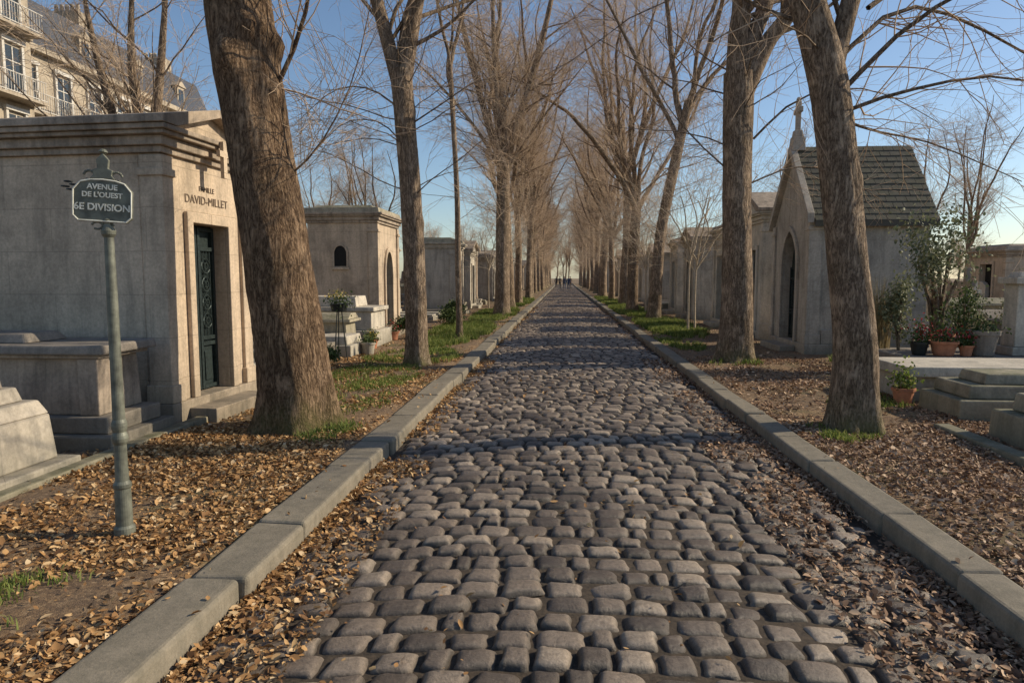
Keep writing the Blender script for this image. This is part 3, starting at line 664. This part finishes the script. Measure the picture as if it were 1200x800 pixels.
for (x,y,rz,w,h,s,fl) in ((-9.5,13.5,0,2.0,2.3,'grey',False),(-11,22,0,2.2,2.9,'pale',True),(-9.0,27,0,2.0,2.6,'warm',False),(-14,34,0,2.4,3,'grey',False),(-10,40,0,2,3,'pale',True),
    (17,29,math.pi,2.4,2.4,'warm',True),(9.5,34,math.pi,2.2,2.9,'pale',False),(13,40,math.pi,2.2,3,'grey',False)):
    mausoleum('family_mausoleum',(x,y,0),rz,w,2.0,h,.4,s,'rect',.8,1.9 if h>2.1 else 1.6,grille=False,flat=fl,cross=False)

# ------------------------------------------------------------------ graves
def grave_mesh(kind):
    b=MB()
    if kind=='slab':
        b.box(-1.05,1.05,-.5,.5,-.1,.14); b.box(-.98,.98,-.43,.43,.142,.3); b.box(-1.02,1.02,-.47,.47,.302,.38)
        b.box(-1.2,-1.08,-.42,.42,-.1,.95); b.box(-1.22,-1.06,-.46,.46,.952,1.02)
    elif kind=='cross':
        b.box(-1.0,1.0,-.45,.45,-.1,.18); b.box(-.9,.9,-.36,.36,.182,.28,.03)
        b.box(-1.05,-.75,-.3,.3,.282,.62,.03); b.box(-.95,-.84,-.06,.06,.622,1.55); b.box(-.955,-.835,-.26,.26,1.15,1.27)
    elif kind=='sarcophagus':
        b.box(-1.15,1.15,-.6,.6,-.1,.15); b.box(-1.05,1.05,-.5,.5,.152,.3); b.box(-.95,.95,-.42,.42,.302,.82,.03); b.box(-1.05,1.05,-.5,.5,.822,.9)
        b.prism([(-.46,.902),(.46,.902),(.2,1.06),(-.2,1.06)],'x',-1.0,1.0)
    elif kind=='stele':
        b.box(-1.0,1.0,-.48,.48,-.1,.2); b.box(-.8,.95,-.4,.4,.202,.27)
        b.box(-1.0,-.78,-.42,.42,.202,.4); b.prism([(-.36,.402),(.36,.402),(.34,1.35),(.2,1.5),(0,1.58),(-.2,1.5),(-.34,1.35)],'x',-.97,-.81)
    elif kind=='obelisk':
        b.box(-.9,.9,-.5,.5,-.1,.2); b.box(-.85,-.25,-.3,.3,.202,.55,.02); b.box(-.78,-.32,-.23,.23,.552,1.3,.02); b.box(-.84,-.26,-.29,.29,1.302,1.4); b.box(-.72,-.38,-.17,.17,1.402,2.2,.07)
    return b.mesh(kind)
GK={k:grave_mesh(k) for k in ('slab','cross','sarcophagus','stele','obelisk')}
GN={'slab':'slab_grave','cross':'cross_grave','sarcophagus':'sarcophagus_tomb','stele':'headstone_grave','obelisk':'obelisk_tomb'}
def grave(kind,x,y,rz,mat,s=1):
    me=GK[kind]; o=bpy.data.objects.new(GN[kind],me); COL.objects.link(o)
    if not me.materials: me.materials.append(None)
    o.material_slots[0].link='OBJECT'; o.material_slots[0].material=M[mat]
    o.location=(x,y,0); o.rotation_euler=(0,0,rz+random.uniform(-.03,.03)); o.scale=(s,s,s*random.uniform(.85,1.15))
    bv=o.modifiers.new('bevel','BEVEL'); bv.width=.012; bv.segments=2
    return o
mats=['grey','pale','granite','mossy','warm_plain','pale']
def fill(sd,y0,y1,cols,step):
    y=y0
    while y<y1:
        for c in cols:
            if random.random()<.10: continue
            grave(random.choice(['slab','cross','sarcophagus','stele','stele','obelisk','slab']),sd*(c+random.uniform(-.15,.15)),y+random.uniform(-.2,.2),0 if sd<0 else math.pi,random.choice(mats),random.uniform(.85,1.1))
        y+=step
fill(-1,10.4,17.0,[5.6,8.2],1.35)
fill(-1,22.3,28.5,[5.7,8.2,12.5],1.5)
fill(-1,32,34.5,[5.7],1.4); fill(-1,44,70,[8.5,12],3.0); fill(-1,38,41,[5.7],1.4)
fill(1,13.0,17.5,[9.2,12],1.5); fill(1,18,23,[9,12,15],1.6); fill(1,34,41,[5.8,8.5],1.6); fill(1,6,10,[10.0],1.4)
fill(1,44,70,[8.5,12],3.0); fill(1,24,32,[9,12.5,16],1.8)
# ---- specific near tombs, left
e=empty('stone_chest_tomb')
b=MB(); b.box(-7.2,-4.12,5.85,7.0-.12,-.15,.14); b.box(-7.2,-4.22,5.95,6.8,.142,.30)
b.obj('steps',M['granite'],e,.015)
b=MB(); b.box(-7.15,-4.37,6.05,6.72,.302,.84,.02); b.box(-4.54,-4.34,6.02,6.2,.303,.84); b.box(-7.1,-4.31,6.0,6.77,.842,.88); b.obj('chest',M['warm_plain'],e,.012)
b=MB(); b.box(-7.15,-4.24,5.94,6.83,.882,.97,.015); b.obj('cover_slab',M['granite'],e,.02)
b=MB(); b.box(-7.0,-5.1,6.1,6.68,.972,1.06,.06); b.obj('slab_relief',M['granite'],e,.02)
e=empty('chained_tomb',(.13,-.08,-.02))
b=MB(); b.box(-7,-4.22,4.45,5.5,-.15,.12); b.box(-7,-4.35,4.6,5.4,.122,.5,.03); b.box(-7,-4.38,4.63,5.37,.502,.62,.05); b.box(-7,-4.5,4.75,5.25,.622,.74,.03)
b.obj('stone_base',M['grey'],e,.015)
b=MB()
def chain(b,p,q,sag,n):
    p=Vector(p);q=Vector(q)
    for k in range(n):
        t=(k+.5)/n; c=p.lerp(q,t)-Vector((0,0,sag*4*t*(1-t))); R=.035; d=(q-p).normalized()
        up=Vector((0,0,1)) if k%2 else d.cross(Vector((0,0,1)))
        b.path([tuple(c+d*R*1.25*math.cos(a*math.pi/4)+up*R*.7*math.sin(a*math.pi/4)) for a in range(9)],.009,5)
chain(b,(-5.45,4.95,1.0),(-4.6,5.05,.86),.07,14); chain(b,(-6.5,5.0,1.0),(-5.5,5.0,1.0),.1,20); b.obj('chain',M['iron'],e)
b=MB(); b.box(-4.66,-4.55,5.0,5.11,.742,.92,.02); b.box(-5.55,-5.41,4.93,5.07,.742,1.06,.02); b.obj('chain_post',M['granite'],e,.01)
b=MB(); b.box(-4.12,-3.98,3.0,7.0,-.1,.05); b.box(-4.12,-3.98,7.003,9.4,-.1,.045); b.obj('plot_edging',M['mossy'],None,.015)
b=MB(); b.box(-3.95,-3.55,9.6,10.3,-.05,.03); b.obj('paving_slab',M['granite'],None,.01)
e=empty('wrought_iron_grave_screen',(-4.55,9.6,0)); b=MB()
for y in (-.02,.55): b.rod((0,y,0),(0,y,1.75),.014)
for z in (.25,.95,1.6): b.rod((0,-.02,z),(0,.55,z),.01)
for z in (.6,1.28):
    for sg in (1,-1):
        b.path([(0,.265+sg*(.13+.11*math.cos(a*.5)*(1-a*.03)),z+.24*math.sin(a*.5)*(1-a*.03)) for a in range(18)],.009,5)
b.rod((0,.265,1.6),(0,.265,2.0),.012); b.rod((0,.15,1.85),(0,.38,1.85),.012)
b.obj('ironwork',M['iron'],e)
e=empty('iron_grave_railing',(0,0,0)); b=MB()
for (xa,ya,xb,yb) in ((-4.4,10.3,-4.4,12.0),(-6.2,10.3,-4.4,10.3),(-6.2,12.0,-4.4,12.0)):
    n=max(2,int(math.hypot(xb-xa,yb-ya)/.13))
    for k in range(n+1):
        x=xa+(xb-xa)*k/n; y=ya+(yb-ya)*k/n; b.rod((x,y,0),(x,y,.86),.008,5); b.rod((x,y,.86),(x,y,.96),.014,5,.001)
    for z in (.15,.78): b.rod((xa,ya,z),(xb,yb,z),.012,5)
b.obj('railing',M['iron'],e)
e=empty('tiered_tomb'); b=MB(); b.box(-6.6,-4.35,15.6,17.1,-.1,.35); b.box(-6.5,-4.5,15.75,17,.352,.8); b.box(-6.6,-4.42,15.68,17.06,.802,.9); b.box(-6.3,-4.9,15.9,16.85,.902,1.15,.04)
b.obj('blocks',M['pale'],e,.015)
e=empty('low_tomb'); b=MB(); b.box(-5.9,-4.2,13.2,14.4,-.1,.25); b.box(-5.8,-4.3,13.3,14.3,.252,.42,.03); b.obj('blocks',M['pale'],e,.015)
pot('flower_pot',(-4.05,13.9,0),.15,.26,M['pale'],M['plant'],.2)
pot('flower_pot',(-4.25,14.9,0),.13,.22,M['terra'],M['plant'],.2,M['yellow'])
e=empty('flower_stand',(-4.25,12.7,0)); b=MB()
for a in range(3):
    t=a*2.094; b.rod((.14*math.cos(t),.14*math.sin(t),0),(.05*math.cos(t),.05*math.sin(t),.95),.012)
b.lathe([(.1,.95),(.14,.96),(.17,1.1),(.15,1.1)],n=16); b.obj('stand',M['iron'],e)
V,F=leaf_mesh(rng.normal(0,.13,300),rng.normal(0,.13,300),1.15+rng.normal(0,.09,300),rng.uniform(.03,.06,300),1); link(bpy.data.objects.new('plant',np_mesh('plant',V,[F])),e,M['plant'])
V,F=leaf_mesh(rng.normal(0,.1,60),rng.normal(0,.1,60),1.27+rng.normal(0,.05,60),rng.uniform(.03,.05,60),1); link(bpy.data.objects.new('flowers',np_mesh('flowers',V,[F])),e,M['yellow'])
shrub('shrub',(-4.1,17.7,0),.45,.75,1600,M['plant'],.07); shrub('shrub',(-4.2,11.6,0),.3,.45,800,M['plant'],.06)
shrub('shrub',(-3.6,21.5,0),.5,.6,1500,M['plant'],.08); shrub('shrub',(-5.3,10.1,0),.25,.6,500,M['plant'],.05); shrub('shrub',(-4.0,24.5,0),.5,.8,1500,M['plant'],.08)
pot('flower_pot',(-4.35,17.2,0),.15,.22,M['terra'],M['plant'],.3,M['red'])
# ---- right near tombs
e=empty('pale_slab_tomb'); b=MB(); b.box(4.45,7.6,9.0,9.95,-.1,.34,.02); b.box(4.35,7.7,8.92,10.05,.342,.47); b.obj('blocks',M['pale'],e,.012)
e=empty('mossy_stepped_tomb'); b=MB(); b.box(4.35,7,7.75,8.65,-.1,.25,.02); b.box(4.5,7,7.85,8.6,.252,.40,.02); b.box(4.72,7,7.95,8.5,.402,.52,.03); b.obj('steps',M['mossy'],e,.018)
e=empty('mossy_stepped_tomb'); b=MB(); b.box(4.32,7,6.2,7.2,-.1,.28,.02); b.box(4.48,7,6.35,7.1,.282,.46,.02); b.box(4.8,7,6.5,6.95,.462,.6,.03); b.obj('steps',M['mossy'],e,.018)
b=MB(); b.box(3.95,4.12,3.0,7.5,-.1,.05); b.obj('plot_edging',M['mossy'],None,.015)
e=empty('dark_granite_tomb'); b=MB(); b.box(5.15,8.2,10.55,11.9,-.1,.3); b.box(5.1,8.3,10.5,11.95,.302,.42); b.obj('blocks',M['granite'],e,.015)
e=empty('stone_pillar_stele'); b=MB(); b.box(6.75,7.2,10.75,11.2,.423,.55); b.box(6.8,7.15,10.8,11.15,.552,1.5,.015); b.box(6.74,7.21,10.74,11.21,1.5,1.6); b.box(6.82,7.13,10.82,11.13,1.602,1.68,.04); b.obj('pillar',M['pale'],e,.012)
e=empty('stone_box_tomb'); b=MB(); b.box(7.5,9,10.6,11.6,.3,.9); b.box(7.4,9.1,10.5,11.7,.902,1.0); b.obj('blocks',M['grey'],e,.012)
z=.424
pot('flower_pot',(5.75,10.75,z),.19,.22,M['terra'],M['plant'],.2,M['red'])
pot('flower_pot',(5.42,10.8,z),.13,.2,M['iron'],M['plant'],.35,M['red'])
pot('flower_pot',(6.32,10.75,z),.2,.38,M['granite'],M['plant'],.3)
pot('flower_pot',(5.95,11.2,z),.17,.3,M['terra'],M['plant'],.45)
pot('flower_pot',(6.05,10.7,z),.1,.16,M['terra'],M['plant'],.25,M['red'])
pot('flower_pot',(6.62,11.4,z),.14,.25,M['terra'],M['olive'],.5)
pot('flower_pot',(4.28,8.85,0),.13,.22,M['terra'],M['grass'],.3)
shrub('shrub',(5.45,11.5,z-.1),.35,1.25,1400,M['olive'],.06); shrub('shrub',(6.5,11.6,z),.3,1.1,1000,M['plant'],.05)
shrub('olive_shrub',(6.5,12.4,.2),.62,2.75,2200,M['olive'],.07,9,lo=.3)
shrub('shrub',(7.4,10.9,z),.3,1.0,700,M['plant'],.05); shrub('shrub',(8.6,12.8,0),.7,1.9,1500,M['olive'],.07); shrub('shrub',(10.5,15,0),.8,2.2,1500,M['plant'],.08)
def drygrass(loc):
    e=empty('ornamental_grass',loc); n=500; a=rng.uniform(0,6.28,n); h=rng.uniform(.7,1.5,n); l=rng.uniform(.1,.6,n)
    b0=rng.normal(0,.06,(n,2)); w=.006
    P=[np.stack([b0[:,0]+l*np.cos(a)*q**1.8-np.sin(a)*w*(1-q*.9)*s,b0[:,1]+l*np.sin(a)*q**1.8+np.cos(a)*w*(1-q*.9)*s,h*q*(1-.15*q)],-1) for q in (0,.35,.7,1) for s in (1,-1)]
    P=np.stack(P,1); o_=np.arange(n)[:,None]*8
    FF=[np.array([[k,k+1,k+3,k+2]])+o_ for k in (0,2,4)]
    link(bpy.data.objects.new('blades',np_mesh('blades',P.reshape(-1,3),FF)),e,M['yellow_dry'])
M['yellow_dry']=island_mat('dry_grass',[(0,(.2,.15,.07)),(1,(.42,.34,.2))],.8,.3)
drygrass((5.3,11.9,.4)); drygrass((7.9,12.4,0))

# ------------------------------------------------------------------ sign post
e=empty('division_sign_post',(-2.76,4.0,0)); 
b=MB(); b.lathe([(.062,-.05),(.062,.03),(.050,.045),(.047,.28),(.053,.29),(.053,.31),(.040,.33),(.036,.50),(.036,.56),(.045,.58),(.048,.60),(.045,.62),(.038,.64),(.044,.66),(.046,.68),(.044,.70),(.036,.72),(.034,.9),(.031,1.5),(.027,1.84),(.040,1.86),(.042,1.88),(.030,1.905),(.026,1.92),(.034,1.945),(.022,1.96)],n=24); b.obj('post',M['signgreen'],e,smooth=False)
pl=empty('sign_plate_assembly',(0,0,0)); pl.parent=e; pl.location=(-.01,-.02,2.07); pl.rotation_euler=(0,math.radians(3),math.radians(17))
zo=-2.1-.03
b=MB(); W=.165
prof=[(-W,2.02),(-W+.03,1.99),(W-.03,1.99),(W,2.02),(W,2.18),(W-.04,2.23),(.07,2.245),(0,2.25),(-.07,2.245),(-W+.04,2.23),(-W,2.18)]
prof=[(x,z+zo) for x,z in prof]
b.prism(prof,'y',-.010,.010); b.obj('plate',M['signgreen'],pl,.004)
b=MB(); zc=2.115+zo
for i in range(len(prof)):
    p,q=prof[i],prof[(i+1)%len(prof)]; b.rod((p[0]*.96,-.013,zc+(p[1]-zc)*.95),(q[0]*.96,-.013,zc+(q[1]-zc)*.95),.005,6)
b.obj('plate_rim',M['letters'],pl)
b=MB()
b.prism([(x,z+zo) for x,z in [(-.07,2.246),(.07,2.246),(.05,2.27),(.055,2.30),(.03,2.31),(.035,2.36),(.0,2.40),(-.035,2.36),(-.03,2.31),(-.055,2.30),(-.05,2.27)]],'y',-.014,.014)
b.lathe([(.012,0),(.028,.012),(.012,.03)],0,0,12,2.395+zo)
for sg in (1,-1):
    b.path([(sg*(.075+.03*math.cos(t*.6)),0,zo+2.265+.028*math.sin(t*.6)) for t in range(10)],.009,6)
    b.path([(sg*(.03+.03*math.cos(t*.6)),0,zo+1.97+.022*math.sin(t*.6)) for t in range(10)],.008,6)
b.obj('crest',M['signgreen'],pl,.004)
b=MB()
for k in range(4):
    a=k*math.pi/2+.3; b.lathe([(.004,-.006),(.024,-.004),(.024,.004),(.004,.006)],-W-.03+.024*math.cos(a),.04,10,zo+2.2+.024*math.sin(a))
b.obj('ornament',M['iron'],pl)
for s,sz,zz in (('AVENUE',.042,2.185),("DE L'OUEST",.040,2.138),('6E DIVISION',.054,2.06)):
    c=bpy.data.curves.new('lettering','FONT'); c.body=s; c.size=sz*1.05; c.extrude=.002; c.align_x='CENTER'; c.offset=.0012
    o=bpy.data.objects.new('lettering',c); link(o,pl,M['letters']); o.location=(0,-.0135,zz+zo); o.rotation_euler=(math.pi/2,0,0)

# ------------------------------------------------------------------ haussmann buildings
def building(name,x,y0,y1,floors,mans=True):
    e=empty(name,(0,0,0)); fh=3.1; H=floors*fh+.6
    MB().box(x-14,x,y0,y1,-.2,H).obj('walls',M['cream'],e)
    g=MB();f=MB();r=MB();s=MB(); n=int((y1-y0)/2.3); st=(y1-y0)/n
    for k in range(floors):
        z=.9+k*fh; s.box(x+.002,x+.16,y0,y1,z-.5,z-.36)
        for j in range(n):
            c=y0+(j+.5)*st
            g.box(x+.003,x+.03,c-.5,c+.5,z,z+2.0)
            f.box(x+.004,x+.12,c-.64,c-.5,z-.1,z+2.15); f.box(x+.004,x+.12,c+.5,c+.64,z-.1,z+2.15); f.box(x+.004,x+.18,c-.7,c+.7,z+2.152,z+2.35)
            f.box(x+.031,x+.06,c-.03,c+.03,z,z+2.0); f.box(x+.031,x+.058,c-.5,c+.5,z+1.3,z+1.35)
        if k>0:
            s.box(x+.162,x+.9,y0+.2,y1-.2,z-.48,z-.36)
            for zz in (z-.30,z+.55): r.box(x+.84,x+.88,y0+.2,y1-.2,zz,zz+.04)
            yy=y0+.2
            while yy<y1-.2: r.box(x+.85,x+.87,yy,yy+.02,z-.3,z+.55); yy+=.16
    s.box(x-14.2,x+.4,y0-.1,y1+.1,H+.002,H+.3)
    g.obj('windows',M['glass'],e); f.obj('window_frames',M['white'],e); s.obj('string_courses_balconies',M['cream'],e); r.obj('balcony_railings',M['white'],e)
    if mans:
        MB().prism([(x-14,H+.302),(x,H+.302),(x-1.2,H+3.2),(x-3,H+3.7),(x-11,H+3.7),(x-12.8,H+3.2)],'y',y0,y1).obj('mansard_roof',M['slate'],e)
        d=MB();dg=MB();ch=MB()
        for j in range(0,n,2):
            c=y0+(j+.5)*st; d.box(x-1.4,x-.35,c-.45,c+.45,H+.5,H+2.1); d.prism([(c-.6,H+2.102),(c+.6,H+2.102),(c,H+2.5)],'x',x-1.6,x-.25); dg.box(x-.348,x-.32,c-.3,c+.3,H+.8,H+1.9)
        for c in (y0+.6,(y0+y1)/2,y1-.6):
            ch.box(x-5,x-3,c-.4,c+.4,H+2,H+5)
            for q in range(5): ch.lathe([(.14,0),(.11,.5)],x-4.7+q*.35,c,8,H+5.0)
        d.obj('dormers',M['cream'],e); dg.obj('dormer_windows',M['glass'],e); ch.obj('chimneys',M['cream'],e)
building('haussmann_building',-25.5,8,32.0,7)
building('haussmann_building',-27.0,32.3,52,4)

# ------------------------------------------------------------------ people at the end of the avenue
coat=[plain('coat_dark',(.03,.03,.04),.9),plain('coat_blue',(.05,.07,.13),.9),plain('coat_brown',(.10,.06,.04),.9)]
skin_m=plain('skin',(.45,.28,.2),.6)
def person(loc,rz,mat,stride):
    e=empty('pedestrian',loc,rz)
    vs=[(0,0,.95,.14,.11),(0,0,1.2,.13,.10),(0,0,1.42,.15,.10),(0,0,1.52,.055,.055),
        (.09,stride*.1,.88,.09,.09),(.1,stride*.28,.5,.065,.065),(.1,stride*.35,.08,.045,.045),(.1,stride*.35-.14,.03,.04,.03),
        (-.09,-stride*.1,.88,.09,.09),(-.1,-stride*.2,.5,.065,.065),(-.1,-stride*.45,.1,.045,.045),(-.1,-stride*.45-.13,.04,.04,.03),
        (.2,0,1.40,.06,.06),(.25,-stride*.12,1.12,.048,.048),(.25,-stride*.3,.88,.035,.035),
        (-.2,0,1.40,.06,.06),(-.25,stride*.12,1.12,.048,.048),(-.25,stride*.2,.88,.035,.035)]
    ed=[(0,1),(1,2),(2,3),(0,4),(4,5),(5,6),(6,7),(0,8),(8,9),(9,10),(10,11),(2,12),(12,13),(13,14),(2,15),(15,16),(16,17)]
    me=bpy.data.meshes.new('body'); me.from_pydata([v[:3] for v in vs],ed,[]); o=bpy.data.objects.new('body',me); link(o,e,mat)
    o.modifiers.new('skin','SKIN'); 
    for i,v in enumerate(vs): me.skin_vertices[0].data[i].radius=v[3:5]
    me.skin_vertices[0].data[0].use_root=True
    o.modifiers.new('sub','SUBSURF').levels=1
    b=MB(); b.lathe([(.03,1.5),(.055,1.54),(.075,1.60),(.08,1.66),(.075,1.72),(.05,1.76),(.01,1.775)],n=14); b.box(-.012,.012,-.10,-.07,1.62,1.66); b.obj('head',skin_m,e,smooth=True)
    b=MB(); b.lathe([(.083,1.65),(.088,1.70),(.07,1.76),(.02,1.79)],0,.012,14); b.obj('hair',coat[0],e,smooth=True)
for i,(x,y,r,s) in enumerate(((-.5,98,0,.5),(.15,99,.1,-.5),(1.0,102,3.1,.5),(-1.1,107,0,.4),(.7,94,0,.4))): person((x,y,-.05),r,coat[i%3],s)

# ------------------------------------------------------------------ light, world, camera
az=math.radians(76); el=math.radians(29)
w=bpy.data.worlds.new('World'); S.world=w; w.use_nodes=True; nt=w.node_tree
sky=N(nt,'ShaderNodeTexSky',sky_type='NISHITA'); sky.sun_disc=False; sky.sun_elevation=el; sky.sun_rotation=az; sky.air_density=1.0; sky.dust_density=.5; sky.ozone_density=2.6
bg=nt.nodes['Background']; bg.inputs[1].default_value=.13; nt.links.new(sky.outputs[0],bg.inputs[0])
L=bpy.data.lights.new('sun','SUN'); L.energy=5; L.angle=math.radians(.5); L.color=(1,.86,.64)
lo=bpy.data.objects.new('sun',L); COL.objects.link(lo)
d=-Vector((math.sin(az)*math.cos(el),math.cos(az)*math.cos(el),math.sin(el))); lo.rotation_euler=d.to_track_quat('-Z','Y').to_euler()
cam=bpy.data.cameras.new('camera'); co=bpy.data.objects.new('camera',cam); COL.objects.link(co); S.camera=co
cam.lens=24; cam.sensor_width=36; cam.clip_end=2000; cam.clip_start=.05
co.location=(0,0,1.6); co.rotation_euler=(math.radians(90-5.36),0,math.radians(4.29))
S.view_settings.view_transform='Standard'; S.view_settings.look='None'; S.view_settings.exposure=0
